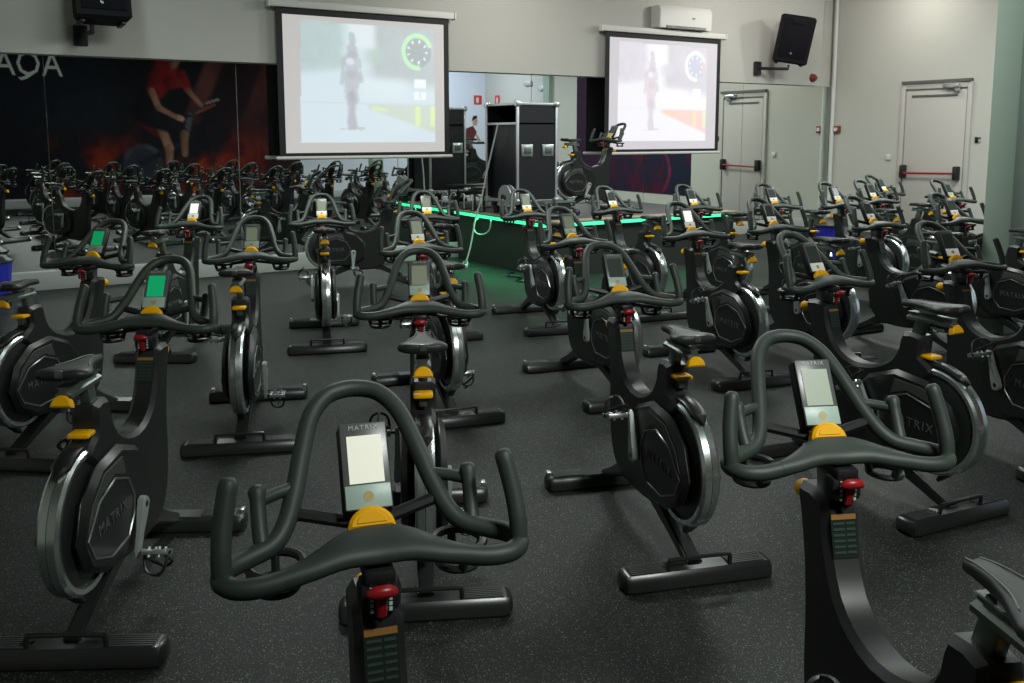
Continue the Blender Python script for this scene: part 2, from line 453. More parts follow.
pt = empty('wall_poster', (0, OPP_Y+.006, 0))
PX0, PX1, PZ0, PZ1 = -2.0, 7.9, .22, 3.95
picture_mesh('print', 300, 120, lambda s, t: (PX1+(PX0-PX1)*s, .004, PZ0+(PZ1-PZ0)*t), lambda s, t: poster_col(PX1+(PX0-PX1)*s, PZ0+(PZ1-PZ0)*t), M_poster, pt)
bm = B(); box(bm, ((PX0+PX1)/2, -.001, (PZ0+PZ1)/2), (PX1-PX0, .006, PZ1-PZ0)); link('backing', bm, M_plast, pt, smooth=0)
text_mesh('lettering', 'AQA', .80, mat('letter_white',(.85,.87,.85),.4), pt, (2.36, .008, 3.24), (PI/2, 0, PI), .002, 'LEFT', 1.0).scale = (.80, 1, 1)
tag(pt, 'dark poster of a cyclist in red among flames, seen in the left mirrors', 'poster')
# second dark poster on the right wall
def poster2_col(s, t):
    c = mixc((.012,.016,.034), (.030,.012,.030), s)
    c = mixc(c, (.05,.045,.10), .7*sm(.8,1.,math.sin(s*9+t*1.2))*sm(.3,.9,t))
    f = fbm(s*9, t*5); c = mixc(c, (.07,.008,.025), sm(.56,.74,f)*sm(.65,.2,t)*sm(.1,.6,1-s))
    c = mixc(c, (.20,.02,.06), sm(.012,.004,abs(s-.22+.06*math.sin(9*t)))*sm(.6,.2,t)*.8)
    return c
pt2 = empty('wall_poster', (RX-.006, 0, 0))
picture_mesh('print', 90, 60, lambda s, t: (-.004, 7.48+(3.28-7.48)*s, .36+(3.3-.36)*t), poster2_col, M_poster, pt2)
bm = B(); box(bm, (.001, 5.38, 1.83), (.006, 4.2, 2.94)); link('backing', bm, M_plast, pt2, smooth=0)
tag(pt2, 'dark purple poster seen in the mirror below the smaller projector screen', 'poster')
# cut-out print of a cyclist on the wall behind the camera
ct = empty('cyclist_print', (13.12, OPP_Y+.004, .45))
for nm, polys, m in [
    ('bike_print', [[(-.38,.0),(-.30,.0),(-.28,.55),(-.34,.6)],[(.2,.0),(.30,.0),(.1,.7),(-.05,.7)],[(-.4,.55),(.1,.35),(.15,.5),(-.35,.68)],[(-.2,.95),(-.1,1.0),(.38,1.02),(.42,.95)]], M_plast),
    ('clothing_print', [[(-.36,.85),(-.1,.80),(.14,1.30),(.02,1.48),(-.2,1.40)],[(-.34,.9),(-.05,.85),(.12,.62),(-.0,.55)]], mat('print_dark_red', (.10,.012,.018), .6)),
    ('skin_print', [[(.02,1.40),(.10,1.30),(.28,1.05),(.20,1.0)],[(-.02,.62),(.12,.6),(.10,.18),(.0,.18)],[(.02,1.5),(.13,1.48),(.18,1.66),(.10,1.74),(.0,1.70)]], mat('print_skin', (.42,.26,.17), .6)),
    ('hair_print', [[(-.02,1.62),(.02,1.76),(.15,1.78),(.16,1.71),(.05,1.66)]], mat('print_hair', (.05,.02,.012), .6))]:
    bm = B()
    for p in polys: prism(bm, p, 0, .004+.001*len(nm)/10, 0, 'XZ')
    link(nm, bm, m, ct, smooth=0)
tag(ct, 'cut-out cyclist print on the white far wall, seen in the mirror beside the case', 'poster')

# ------------------------------------------------------------------ projector screens
def screen_col(red):
    def f(s, t):
        y0 = 1-t
        border = (.54,.505,.555) if red else (.48,.455,.445)
        lx = .105-.02*y0 if not red else .085-.015*y0
        x = (s-lx)/((.935 if not red else .90)-lx)
        y = (y0-.03-.02*s)/(.925-.03-.02*s)
        if not (0 <= x <= 1 and 0 <= y <= 1): return border
        def C(a, b): return b if red else a
        pale = C((.615,.735,.80), (.86,.85,.90))
        c = pale
        n = fbm(x*8, y*8); n2 = fbm(x*22+4, y*16)
        tl = sm(.37,.27,x+.03*n)*sm(.47-.16*x,.38-.16*x,y)
        tr = sm(.47,.58,x+.06*n)*sm(.50+.16*(x-.5),.36+.16*(x-.5),y)
        c = mixc(c, mixc(C((.31,.44,.43),(.54,.51,.60)), C((.47,.58,.59),(.72,.68,.76)), .55*n+.6*n2), .85*tl)
        c = mixc(c, mixc(C((.35,.41,.42),(.48,.46,.54)), C((.47,.53,.55),(.66,.63,.70)), .55*n+.6*n2), .9*tr)
        c = mixc(c, C((.44,.60,.52),(.70,.68,.72)), .5*sm(.10,.03,abs(x-.52))*sm(.36,.28,y)*sm(.10,.2,y))
        c = mixc(c, C((.72,.80,.86),(.92,.90,.93)), sm(.13,.06,abs(x-.44))*sm(.24,.16,y))
        c = mixc(c, C((.70,.82,.86),(.90,.88,.91)), .7*sm(.42,.50,y)*sm(.25,.1,abs(x-.6))*sm(.75,.5,y))
        c = mixc(c, C((.50,.62,.70),(.74,.72,.80)), .55*sm(.010,.003,abs(y-.665)))
        v = sm(.46,.50,x)*sm(.665,.68,y)*sm(.70+.42*(x-.5)+.03, .70+.42*(x-.5)-.01, y)
        c = mixc(c, C((.55,.62,.48),(.90,.50,.42)), .75*v)
        c = mixc(c, C((.68,.86,.36),(.92,.60,.30)), .7*sm(.08,.03,abs(x-.57))*sm(.02,.01,abs(y-.71-.2*(x-.57))))
        for xx in (.865, .985): c = mixc(c, C((.70,.88,.36),(.90,.72,.42) if xx < .9 else (.74,.84,.56)), .8*sm(.024,.016,abs(x-xx))*sm(.67,.69,y)*sm(.87,.84,y))
        # the rider seen from behind
        for a, b, w, k_, col in [((.365,.10),(.37,.16),.036,.55,C((.34,.50,.50),(.62,.58,.66))), ((.37,.20),(.36,.26),.050,.55,C((.42,.42,.50),(.66,.56,.66))), ((.36,.28),(.365,.40),.066,.55,C((.47,.47,.56),(.70,.60,.70))),
                                 ((.305,.30),(.29,.50),.020,.5,C((.40,.48,.52),(.66,.62,.70))), ((.42,.30),(.435,.48),.018,.5,C((.40,.48,.52),(.66,.62,.70))), ((.34,.42),(.34,.62),.040,.55,C((.46,.46,.52),(.80,.62,.68))),
                                 ((.39,.42),(.385,.64),.034,.55,C((.47,.47,.54),(.78,.66,.74))), ((.362,.60),(.365,.86),.036,.6,C((.42,.38,.46),(.70,.62,.72))), ((.29,.885),(.45,.88),.012,.5,C((.42,.45,.50),(.70,.68,.74)))]:
            d, _ = seg_d(x, y, a, b); c = mixc(c, tuple(v*.86 for v in col), min(1, k_*1.25)*sm(w*1.15, w*.55, d+.03*(n2-.4)))
        c = mixc(c, C((.74,.74,.86),(.88,.84,.92)), .8*sm(.042,.02,math.hypot(x-.35, y-.315)))
        # dial
        dx, dy = (x-.865)*1.12, y-.20; d = math.hypot(dx, dy*.86); a = math.atan2(-dy, dx)
        c = mixc(c, C((.27,.33,.36),(.50,.52,.68)), .75*sm(.130,.115,d))
        ring = sm(.024,.012,abs(d-.122))*(1 if (a > .35 or a < -1.4) else 0)
        c = mixc(c, C((.50,.88,.50),(.88,.92,.86)), .95*ring)
        if red: c = mixc(c, (.92,.52,.50), .8*sm(.02,.012,abs(d-.105))*(1 if -.7 < a < .5 else 0))
        ticks = sm(.55,.9,math.cos(a*9+.4))*sm(.016,.008,abs(d-.080)); c = mixc(c, (.88,.93,.92), .95*ticks)
        for yy in (.48,.585):
            c = mixc(c, C((.84,.89,.91),(.94,.93,.95)), sm(.050,.044,abs(x-.885))*sm(.040,.034,abs(y-yy)))
        c = mixc(c, C((.60,.68,.72),(.8,.78,.84)), sm(.008,.004,abs(x-.885))*sm(.034,.03,abs(y-.585)))
        return c
    return f
def projector_screen(x0, x1, label, red):
    t = empty('projector_screen', ((x0+x1)/2, 10.82, 0)); w = x1-x0
    bm = B(); box(bm, (0, .0, 3.225), (w+.14, .09, .085), bev=.012)
    for s in (-1, 1): box(bm, (s*(w/2+.085), 0, 3.225), (.03, .10, .10), bev=.01)
    link('screen_case', bm, M_white, t)
    for s in (-1, 1):
        bm = B(); box(bm, (s*(w/2-.1), .075, 3.23), (.05, .10, .05)); link('wall_bracket', bm, M_silver, t)
    bm = B(); box(bm, (0, 0, 2.30), (w, .006, 1.79)); link('screen_border', bm, M_screen_border, t, smooth=0)
    z0, z1 = 1.46, 3.105
    g = lambda s, tt: (-(w/2-.075)+(w-.15)*s, -.006, z0+(z1-z0)*tt)
    picture_mesh('screen_picture', 150, 112, g, screen_col(red), M_picture, t)
    bm = B(); tube(bm, [(-w/2-.03, 0, 1.40), (w/2+.03, 0, 1.40)], .022, 10, dome=True); link('bottom_bar', bm, M_white, t)
    tag(t, label, 'projector screen', 'projector screens')
    return t
projector_screen(3.40, 5.70, 'larger-looking projector screen on the left showing a pale blue cycling video', False)
projector_screen(8.29, 10.59, 'projector screen on the right showing a pinkish washed-out cycling video', True)

# air conditioner
t = empty('air_conditioner', (9.75, MIR_Y-.235, 3.445))
bm = B(); prism(bm, [(-.11,-.16),(.11,-.16),(.11,.17),(-.08,.17),(-.12,.10)], -.53, .53, .012, 'YZ'); link('body', bm, M_white, t)
bm = B(); box(bm, (0, -.095, -.145), (.80, .05, .045)); link('vent', bm, M_acvent, t, smooth=0)
for k in range(3):
    bm = B(); box(bm, (0, -.118, -.155+.014*k), (.80, .02, .004)); link('vent_slat', bm, M_white, t, smooth=0)
bm = B(); box(bm, (.14, -.121, .0), (.06, .004, .02)); link('badge', bm, M_trim, t, smooth=0)
tag(t, 'white air conditioner on the wall above the right projector screen', 'air conditioner')

# loudspeakers
def speaker(x, y, z, rz, tilt, label, arm, roll=0.):
    t = empty('loudspeaker', (x, y, z), rz)
    Mx = Matrix.Rotation(roll, 3, 'Y') @ Matrix.Rotation(tilt, 3, 'X')
    bm = B(); n0 = len(bm.verts)
    prism(bm, [(-.20,-.17),(.20,-.17),(.27,.02),(.27,.17),(-.27,.17),(-.27,.02)][::-1], -.38, .38, .03, 'XY')
    for v in bm.verts: v.co = Mx @ Vector((v.co.x, -v.co.y, v.co.z))
    link('cabinet', bm, M_spk, t)
    bm = B(); box(bm, (0,-.175,.02), (.44,.012,.62), bev=.005)
    for v in bm.verts: v.co = Mx @ v.co
    link('grille', bm, M_grille, t)
    bm = B(); box(bm, (0,-.185,.30), (.20,.012,.10), bev=.004)
    for v in bm.verts: v.co = Mx @ v.co
    link('horn_flare', bm, M_spk, t)
    bm = B(); box(bm, (-.02,-.183,-.22), (.035,.01,.03), bev=.004)
    for v in bm.verts: v.co = Mx @ v.co
    link('badge', bm, M_trim, t)
    for s in (-1,1):
        bm = B(); box(bm, (s*.2,0,-.395), (.05,.2,.03), bev=.008)
        for v in bm.verts: v.co = Mx @ v.co
        link('foot', bm, M_plast, t)
    bk = empty('speaker_bracket', (x, y, z), rz); tag(bk, arm[1], 'bracket')
    bm = B()
    Pn = [Vector(p) for p in arm[0]]
    tube(bm, Pn, .025, 8); link('arm', bm, M_plast, bk)
    bm = B(); box(bm, Pn[-1], (.14,.05,.22), Matrix.Rotation(-rz,3,'Z'), bev=.01); link('wall_plate', bm, M_plast, bk)
    tag(t, label, 'loudspeaker', 'wall loudspeakers')
speaker(1.44, 10.52, 3.22, math.radians(6), math.radians(-8), 'black loudspeaker on the upper left wall, cut by the frame top',
        ([(-.08,.0,-.40),(-.08,.0,-.48),(-.10,.42,-.48)], 'short black wall bracket below the left loudspeaker'))
speaker(11.84, 10.45, 3.22, math.radians(-38), math.radians(10), 'black loudspeaker tilted on an arm near the upper right corner',
        ([(-.06,.02,-.41),(-.06,.02,-.47),(-.40,.06,-.46),(-.53,.145,-.45)], 'black horizontal arm bracket holding the right loudspeaker to the wall'), math.radians(9))

# ------------------------------------------------------------------ stage and gear
SX0, SX1, SY0, SY1, SZ = 5.86, 8.95, 8.75, MIR_Y-.08, .66
st = empty('stage', ((SX0+SX1)/2, (SY0+SY1)/2, 0)); sw, sd = SX1-SX0, SY1-SY0
bm = B(); box(bm, (0,0,SZ-.03), (sw, sd, .06), bev=.004); link('deck', bm, M_deck, st)
bm = B(); box(bm, (0,-sd/2+.10,SZ+.003), (sw, .20, .008)); box(bm, (-sw/2+.05,0,SZ+.003), (.10, sd, .008)); link('edge_trim', bm, M_wood, st, smooth=0)
bm = B(); box(bm, (0,0,(SZ-.06)/2), (sw-.06, sd-.06, SZ-.06)); link('skirt', bm, M_skirtb, st, smooth=0)
bm = B(); box(bm, (0,-sd/2-.008,SZ-.035), (sw+.02, .016, .036)); box(bm, (-sw/2-.008,0,SZ-.035), (.016, sd, .036)); link('light_strip', bm, M_led, st, smooth=0)
tag(st, 'low black stage edged with a glowing green light strip', 'stage')

# road case on castors
cx, cy = 6.225, 9.86
rc = empty('road_case', (cx, cy, SZ+.008)); W, D, Hc = .57, .74, 1.20; zb = .19
bm = B()
t_ = .02
box(bm, (.0, -D/2+t_/2, zb+Hc/2), (W, t_, Hc)); box(bm, (0, D/2-t_/2, zb+Hc/2), (W, t_, Hc)); box(bm, (W/2-t_/2, 0, zb+Hc/2), (t_, D, Hc))
box(bm, (0,0,zb+.01), (W,D,.02)); box(bm, (0,0,zb+Hc-.01), (W,D,.02)); box(bm, (0,0,zb+Hc-.24), (W,D,.02)); box(bm, (-W/2+.07,0,zb+(Hc-.24)/2), (.02, D-.04, Hc-.26))
link('case_body', bm, M_case, rc, smooth=0)
for (a, b) in [((-1,-1,0),(-1,-1,1)),((1,-1,0),(1,-1,1)),((-1,1,0),(-1,1,1)),((1,1,0),(1,1,1)),((-1,-1,0),(1,-1,0)),((-1,-1,1),(1,-1,1)),((-1,-1,1),(-1,1,1)),((-1,-1,0),(-1,1,0)),((1,-1,1),(1,1,1)),((1,-1,0),(1,1,0)),((-1,1,0),(1,1,0)),((-1,1,1),(1,1,1))]:
    p = Vector((a[0]*W/2, a[1]*D/2, zb+a[2]*Hc)); q = Vector((b[0]*W/2, b[1]*D/2, zb+b[2]*Hc))
    bm = B(); c = (p+q)/2; d = q-p; box(bm, c, (abs(d.x)+.03, abs(d.y)+.03, abs(d.z)+.03), bev=.004); link('edge_profile', bm, M_casealu, rc)
bm = B(); box(bm, (-W/2, 0, zb+Hc-.24), (.03, D, .03), bev=.004); link('shelf_profile', bm, M_casealu, rc)
for x in (-1,1):
    for z in (0,1):
        for y in (-1,1):
            bm = B(); box(bm, (x*W/2, y*D/2, zb+z*Hc), (.07,.07,.07), bev=.018); link('corner_guard', bm, M_silver, rc)
for y in (-1, 1):
    for x in (-.15, .16):
        lt = None
        bm = B(); box(bm, (x, y*(D/2+.006), zb+.63), (.17, .02, .15), bev=.008); lt = link('latch', bm, M_silver, rc)
        bm = B(); box(bm, (x, y*(D/2+.018), zb+.63), (.10, .012, .08), bev=.006); link('latch_handle', bm, M_alu, lt)
for (x, y) in ((-.20,-.28),(.20,-.28),(-.20,.28),(.20,.28)):
    bm = B(); box(bm, (x, y, zb-.025), (.10,.10,.05)); box(bm, (x, y+.03, .10), (.05,.02,.12)); cyl(bm, (x-.018, y, .055), (x+.018, y, .055), .055, 16); link('castor', bm, M_plast, rc)
bm = B(); box(bm, (0, 0, zb-.012), (W+.02, D+.02, .02)); link('base_plate', bm, M_casealu, rc, smooth=0)
tag(rc, 'tall black road case with metal edges standing on the stage', 'road case')
# things around the case
t = empty('cable_drum', (cx-.42, cy-.33, SZ+.26)); bm = B(); lathe(bm, [(0,-.03),(.15,-.03),(.15,-.015),(.06,-.01),(.06,.03),(.15,.035),(.15,.05),(0,.05)], 28, 'X', closed=False); link('reel', bm, M_casealu, t)
bm = B(); cyl(bm, (-.06,0,0), (-.03,0,0), .035, 16); link('hub', bm, M_plast, t); bm = B(); box(bm, (.01,0,-.20), (.12,.16,.10), bev=.01); link('cradle', bm, M_plast, t)
tag(t, 'grey round cable drum leaning at the road case corner', 'drum')
for k, (dz, w) in enumerate([(.0,.46),(.075,.42),(.15,.44)]):
    t = empty('amplifier', (cx-.02, 9.12, SZ+.008+dz)); bm = B(); box(bm, (0,0,.034), (w,.36,.064), bev=.006); link('body', bm, M_alu if k != 1 else M_plast, t)
    bm = B(); box(bm, (0,-.183,.034), (w-.04,.008,.045)); link('front_panel', bm, M_plast, t, smooth=0)
    for q in (-.15, .15):
        bm = B(); cyl(bm, (q,-.187,.034), (q,-.205,.034), .014, 12); link('knob', bm, M_silver, t)
    tag(t, ['bottom amplifier of the low stack in front of the road case', 'middle amplifier of the low stack in front of the road case', 'topmost amplifier of the low stack in front of the road case'][k], 'amplifier', 'stacked amplifiers')
t = empty('equipment_bench', (6.36, 10.68, SZ)); bm = B(); box(bm, (0,0,.30), (.62,.30,.03), bev=.005); box(bm, (0,0,.20), (.62,.30,.02)); link('top', bm, M_plast, t)
for x in (-.28,.28):
    for y in (-.13,.13):
        bm = B(); cyl(bm, (x,y,0), (x,y,.30), .013, 8); link('leg', bm, M_plast, t)
tag(t, 'low black bench beside the road case near the mirror', 'bench')
for k in range(3):
    y = 10.36+.24*k
    t = empty('bent_hook', (5.93, y, SZ+.008)); bm = B(); tube(bm, catmull([(0,0,0),(0,.0,.13),(.02,.03,.20),(.03,.10,.205),(.03,.13,.17)],5), .010, 8); link('rod', bm, M_casealu, t)
    bm = B(); cyl(bm, (0,0,0), (0,0,.012), .035, 14); link('base', bm, M_plast, t)
    tag(t, ['bent metal rod on the stage edge, nearest of three', 'bent metal rod on the stage edge, middle of three', 'bent metal rod on the stage edge, nearest the mirror'][k], 'rod', 'bent rods on the stage edge')
# white cable and power strip
P_ = [(cx-.335, cy+.02, SZ+1.14), (cx-.335, cy+.08, SZ+1.0), (cx-.345, cy+.24, SZ+.62), (5.845, 10.22, SZ+.20), (5.805, 10.30, .60), (5.74, 10.32, .25), (5.68, 10.32, .06), (5.66, 10.31, .03)]
bm = B(); tube(bm, catmull(P_, 8), .011, 8); tag(link('power_cable', bm, M_cable), 'white cable hanging from the road case over the stage edge to the floor', 'cable')
t = empty('power_strip', (5.56, 10.14, 0), math.radians(60)); bm = B(); box(bm, (0,0,.025), (.30,.07,.05), bev=.012); link('body', bm, M_cable, t)
for k in range(4):
    bm = B(); cyl(bm, (-.11+.07*k,0,.05), (-.11+.07*k,0,.053), .022, 14); link('socket', bm, M_trim, t)
tag(t, 'white power strip on the floor at the foot of the stage', 'power strip')
bm = B(); tube(bm, catmull([(5.84,10.30,.60),(5.80,10.34,.52),(5.80,10.30,.42),(5.81,10.15,.40),(5.83,10.0,.46),(5.83,9.95,.60)],6), .009, 8); tag(link('cable_loop', bm, M_cable), 'loop of pale cable hanging on the lit stage side', 'cable')
bm = B(); tube(bm, catmull([(5.80,9.35,.012),(5.6,9.2,.012),(5.66,8.95,.012),(5.50,8.8,.012),(5.56,8.55,.012),(5.72,8.45,.012)],6), .010, 8); tag(link('floor_cable', bm, M_plast), 'black cable lying on the floor along the stage', 'cable')
# blue bins
def bin_(loc, label, s=1.0):
    t = empty('waste_bin', loc); bm = B(); lathe(bm, [(.0,0),(.13*s,0),(.17*s,.36*s),(.16*s,.36*s),(.12*s,.02),(0,.02)], 24, 'Z', closed=False); link('bucket', bm, M_blue, t)
    bm = B(); lathe(bm, [(0,.40*s),(.12*s,.40*s),(.18*s,.355*s),(.18*s,.34*s),(0,.345*s)], 24, 'Z', closed=False); link('lid', bm, M_plast, t)
    tag(t, label, 'bin')
bin_((.30, 10.62, 0), 'blue waste bin cut by the left frame edge at the mirror', 1.15)
bin_((10.05, 8.22, 0), 'blue waste bin half hidden behind the distant right bikes', 1.35)

# ------------------------------------------------------------------ the exercise bike (prototype)
G_BIKES = 'indoor cycling bikes set out in rows'
def make_bike():
    r = empty('exercise_bike')
    # frame shell
    prof = [(.250,.845),(.238,.78),(.214,.69),(.199,.60),(.192,.50),(.190,.42),(.178,.33),(.14,.235),(.05,.170),(-.12,.155),(-.28,.170),(-.355,.215),
            (-.38,.33),(-.41,.45),(-.455,.56),(-.535,.632),(-.525,.662),(-.495,.684),(-.468,.70),(-.466,.745),(-.462,.795),(-.362,.795),(-.340,.72),(-.295,.655),(-.215,.612),(-.12,.592),
            (-.03,.605),(.040,.648),(.084,.722),(.106,.78),(.120,.845)]
    pc = [Vector((p.x, p.y)) for p in catmull([(a,b,0) for a,b in prof], 2, True)]
    bm = B(); prism(bm, [(p.x,p.y) for p in pc], -.046, .046, .016); link('frame', bm, M_frame, r, smooth=40)
    # side covers
    hexa = [(-.10,.46),(-.20,.565),(-.36,.625),(-.53,.610),(-.655,.53),(-.705,.41),(-.655,.30),(-.50,.225),(-.26,.205),(-.12,.29)]
    inner = [(-.285,.415),(-.330,.490),(-.44,.530),(-.57,.500),(-.668,.410),(-.628,.335),(-.50,.280),(-.35,.285),(-.292,.345)]
    for s in (1,-1):
        bm = B(); prism(bm, hexa, s*.036, s*.080, .020); cv = link('side_cover', bm, M_cover, r)
        band = [(-.345,.512),(-.37,.585),(-.52,.578),(-.625,.510),(-.665,.435),(-.58,.515),(-.44,.546)]
        bm = B(); prism(bm, band, s*.079, s*.0825, .001); link('vent_mesh', bm, M_mesh, cv)
        bm = B(); tube(bm, [(a, s*.0805, b) for a,b in inner], .0048, 6, closed=True); link('trim_line', bm, M_trim, cv)
        text_mesh('lettering', 'MATRIX', .056, M_logo, cv, (-.47, s*.0812, .405), (PI/2, 0, 0 if s < 0 else PI), .001, 'CENTER', 1.25)
    # flywheel
    fc = (-.535, 0, .425)
    bm = B(); lathe(bm, [(.03,-.034),(.17,-.030),(.208,-.024),(.214,-.018),(.214,.018),(.208,.024),(.17,.030),(.03,.034)], 56, 'Y', fc); fw = link('flywheel', bm, M_fly, r)
    for s in (1,-1):
        bm = B(); lathe(bm, [(.208,s*.022),(.213,s*.033),(.230,s*.035),(.240,s*.025),(.242,s*.001),(.208,s*.001)], 56, 'Y', fc); link('rim', bm, M_rim, fw)
    # fender spine over the flywheel
    bm = B(); rings = []
    for k in range(26):
        a = math.radians(60+ k*(128-60)/25); w = .030 if k < 22 else .030*(26-k)/5
        ro, ri = (.262, .241)
        q = lambda rr, y: bm.verts.new((fc[0]+rr*math.cos(a), y, fc[2]+rr*math.sin(a)))
        rings.append([q(ri,-w), q(ro-.008,-w), q(ro,-w*.6), q(ro,w*.6), q(ro-.008,w), q(ri,w)])
    for A, C in zip(rings, rings[1:]):
        for i in range(6): bm.faces.new((A[i],A[(i+1)%6],C[(i+1)%6],C[i]))
    bm.faces.new(rings[0]); bm.faces.new(rings[-1]); link('fender', bm, M_cover, r)
    bm = B(); prism(bm, [(-.66,.26),(-.60,.225),(-.565,.165),(-.575,.155),(-.66,.225)], -.020, .020, .005); link('guard_tip', bm, M_cover, r)
    # struts to the feet
    def strut(pts, ws, name):
        bm = B(); rg = []
        for (u,z), (w,h) in zip(pts, ws):
            rg.append([bm.verts.new((u, y, z+dz)) for y,dz in ((-w,-h),(w,-h),(w,h),(-w,h))])
        for A,C in zip(rg, rg[1:]):
            for i in range(4): bm.faces.new((A[i],A[(i+1)%4],C[(i+1)%4],C[i]))
        bm.faces.new(rg[0]); bm.faces.new(rg[-1])
        es = [e for e in bm.edges]; bmesh.ops.bevel(bm, geom=es, offset=.007, segments=2, affect='EDGES')
        link(name, bm, M_foot, r)
    strut([(-.14,.225),(-.28,.200),(-.46,.130),(-.655,.055)], [(.040,.045),(.034,.036),(.030,.028),(.030,.022)], 'rear_strut')
    strut([(-.05,.21),(.08,.180),(.20,.115),(.345,.05)], [(.040,.045),(.034,.036),(.030,.028),(.030,.020)], 'front_strut')
    # feet
    def foot(u, half, wheels):
        sec = [(-.060,.012),(-.052,.0),(.052,.0),(.060,.012),(.056,.05),(.040,.068),(-.040,.068),(-.056,.05)]
        bm = B(); rg = []
        for y, k in ((-half,.55),(-half+.012,.9),(-half+.03,1),(half-.03,1),(half-.012,.9),(half,.55)):
            rg.append([bm.verts.new((u+a*k, y, .034+(b-.034)*(k if k < 1 else 1) if k < 1 else b)) for a,b in sec])
        for A,C in zip(rg, rg[1:]):
            for i in range(8): bm.faces.new((A[i],A[(i+1)%8],C[(i+1)%8],C[i]))
        bm.faces.new(rg[0]); bm.faces.new(rg[-1])
        f = link('front_foot' if wheels else 'rear_foot', bm, M_foot, r)
        for s in (1,-1):
            bm = B(); L_ = .15
            for k in range(6): box(bm, (u-.031+.0125*k, s*(half-.035-L_/2), .0695), (.007, L_, .006), bev=.0015)
            link('step_pad', bm, M_pad, f)
        if wheels:
            for s in (1,-1):
                bm = B(); cyl(bm, (u+.055, s*(half-.055), .034), (u+.055, s*(half-.025), .034), .028, 18); link('transport_wheel', bm, M_silver, f)
                bm = B(); box(bm, (u+.02, s*(half-.02), .072), (.04,.02,.018), bev=.004); link('wheel_clip', bm, M_silver, f)
        else:
            bm = B(); tube(bm, catmull([(u-.03,-.125,.06),(u-.035,-.122,.105),(u-.035,-.10,.112),(u-.035,.10,.112),(u-.035,.122,.105),(u-.03,.125,.06)],4), .0085, 8); link('lift_handle', bm, M_foot, f)
        for s in (1,-1):
            pass
        return f
    foot(-.655, .305, False); foot(.345, .305, True)
    # handlebar post and clamp
    bm = B(); box(bm, (.180,0,.868), (.060,.036,.10), Matrix.Rotation(math.radians(8),3,'Y'), bev=.006); link('handlebar_post', bm, M_alu, r)
    bm = B(); box(bm, (.185,0,.915), (.19,.055,.030), bev=.008); link('bar_slider', bm, M_plast, r)
    bm = B(); box(bm, (.118,0,.880), (.058,.076,.060), bev=.016); dial = link('dial_housing', bm, M_plast, r)
    for s in (1,-1):
        bm = B()
        for k in range(5): box(bm, (.0885, s*.0165, .860+.010*k), (.003,.006,.006))
        link('dial_ticks', bm, M_tick, dial, smooth=0)
    bm = B(); tube(bm, catmull([(.088,0,.850),(.082,0,.870),(.078,0,.892),(.070,0,.904)],3), [.010]*10, 8, sy=.6); 
    tube(bm, [(.068,-.019,.902),(.066,-.010,.905),(.066,.012,.905),(.068,.021,.902)], [.009,.0115,.0115,.009], 10, dome=True); link('brake_lever', bm, M_red, r)
    # label on the rider side of the column
    Ml = Matrix.Rotation(math.radians(15), 3, 'Y')
    def lab(c, s, m, par):
        bm = B(); box(bm, (0,0,0), s)
        for v in bm.verts: v.co = Ml @ (v.co+Vector(c)) + Vector((.0975,0,.768))
        return link({'l':'warning_label','o':'label_stripe','t':'label_lines'}[m[0]], bm, m[1], par, smooth=0)
    lb = lab((-.002,0,0), (.004,.062,.100), ('l',M_label), r)
    lab((-.0045,0,.043), (.002,.060,.012), ('o',M_orange), lb)
    bm = B()
    for k in range(6):
        for (yy, ww) in ((.013,.028),(-.016,.022)):
            vs = box(bm, (-.0045, yy, .028-.013*k), (.002, ww, .005))
            for v in vs: v.co = Ml @ v.co + Vector((.0975,0,.768))
    link('label_lines', bm, M_lines, lb, smooth=0)
    # front pull pin
    bm = B(); cyl(bm, (.232,0,.800), (.272,0,.800), .012, 12); pk = link('height_pin', bm, M_silver, r)
    bm = B(); tube(bm, [(.270,0,.800),(.282,0,.800),(.312,0,.800),(.322,0,.800)], [.015,.022,.024,.018], 14); link('pin_knob', bm, M_yellow, pk)
    # handlebar: one continuous tube with a pad and two horns
    half = [(.128,.0,.953),(.122,.06,.953),(.106,.12,.942),(.094,.185,.932),(.095,.232,.930),(.113,.260,.932),(.142,.267,.934),(.168,.252,.936),(.190,.218,.940),(.212,.178,.948),(.240,.153,.970),
            (.288,.133,1.010),(.350,.113,1.066),(.412,.090,1.118),(.450,.057,1.147),(.466,.020,1.156)]
    full = half + [(a,-b,c) for a,b,c in half[:0:-1]]
    cp = catmull(full, 4, True)
    bm = B(); tube(bm, cp, .0182, 12, closed=True); hb = link('handlebar', bm, M_rubber, r, smooth=60)
    for s in (1,-1):
        bm = B(); tube(bm, catmull([(.126,s*.2645,.932),(.134,s*.2655,.972),(.154,s*.261,1.025),(.176,s*.250,1.084)],4), .0175, 12, dome=True); link('bar_horn', bm, M_rubber, hb, smooth=60)
        bm = B(); tube(bm, catmull([(.205,s*.195,.942),(.230,s*.199,.975),(.262,s*.201,1.032)],4), [.0145]*8+[.017], 10, dome=True)
        tube(bm, catmull([(.259,s*.199,1.015),(.280,s*.168,1.018),(.297,s*.132,1.020)],3), .0125, 8); link('elbow_stub', bm, M_rubber, hb, smooth=60)
        # bottle holder under the bar
        bh = B(); n = 20
        ring = [(.232+.056*math.cos(2*PI*k/n), s*.172+.050*math.sin(2*PI*k/n), .900) for k in range(n)]
        tube(bh, ring, .009, 8, closed=True)
        ring = [(.232+.044*math.cos(2*PI*k/n), s*.172+.038*math.sin(2*PI*k/n), .862) for k in range(n)]
        tube(bh, ring, .008, 8, closed=True)
        for k in (0,5,10,15):
            a = 2*PI*k/n; tube(bh, [(.232+.056*math.cos(a), s*.172+.050*math.sin(a), .900), (.232+.044*math.cos(a), s*.172+.038*math.sin(a), .862)], .009, 6)
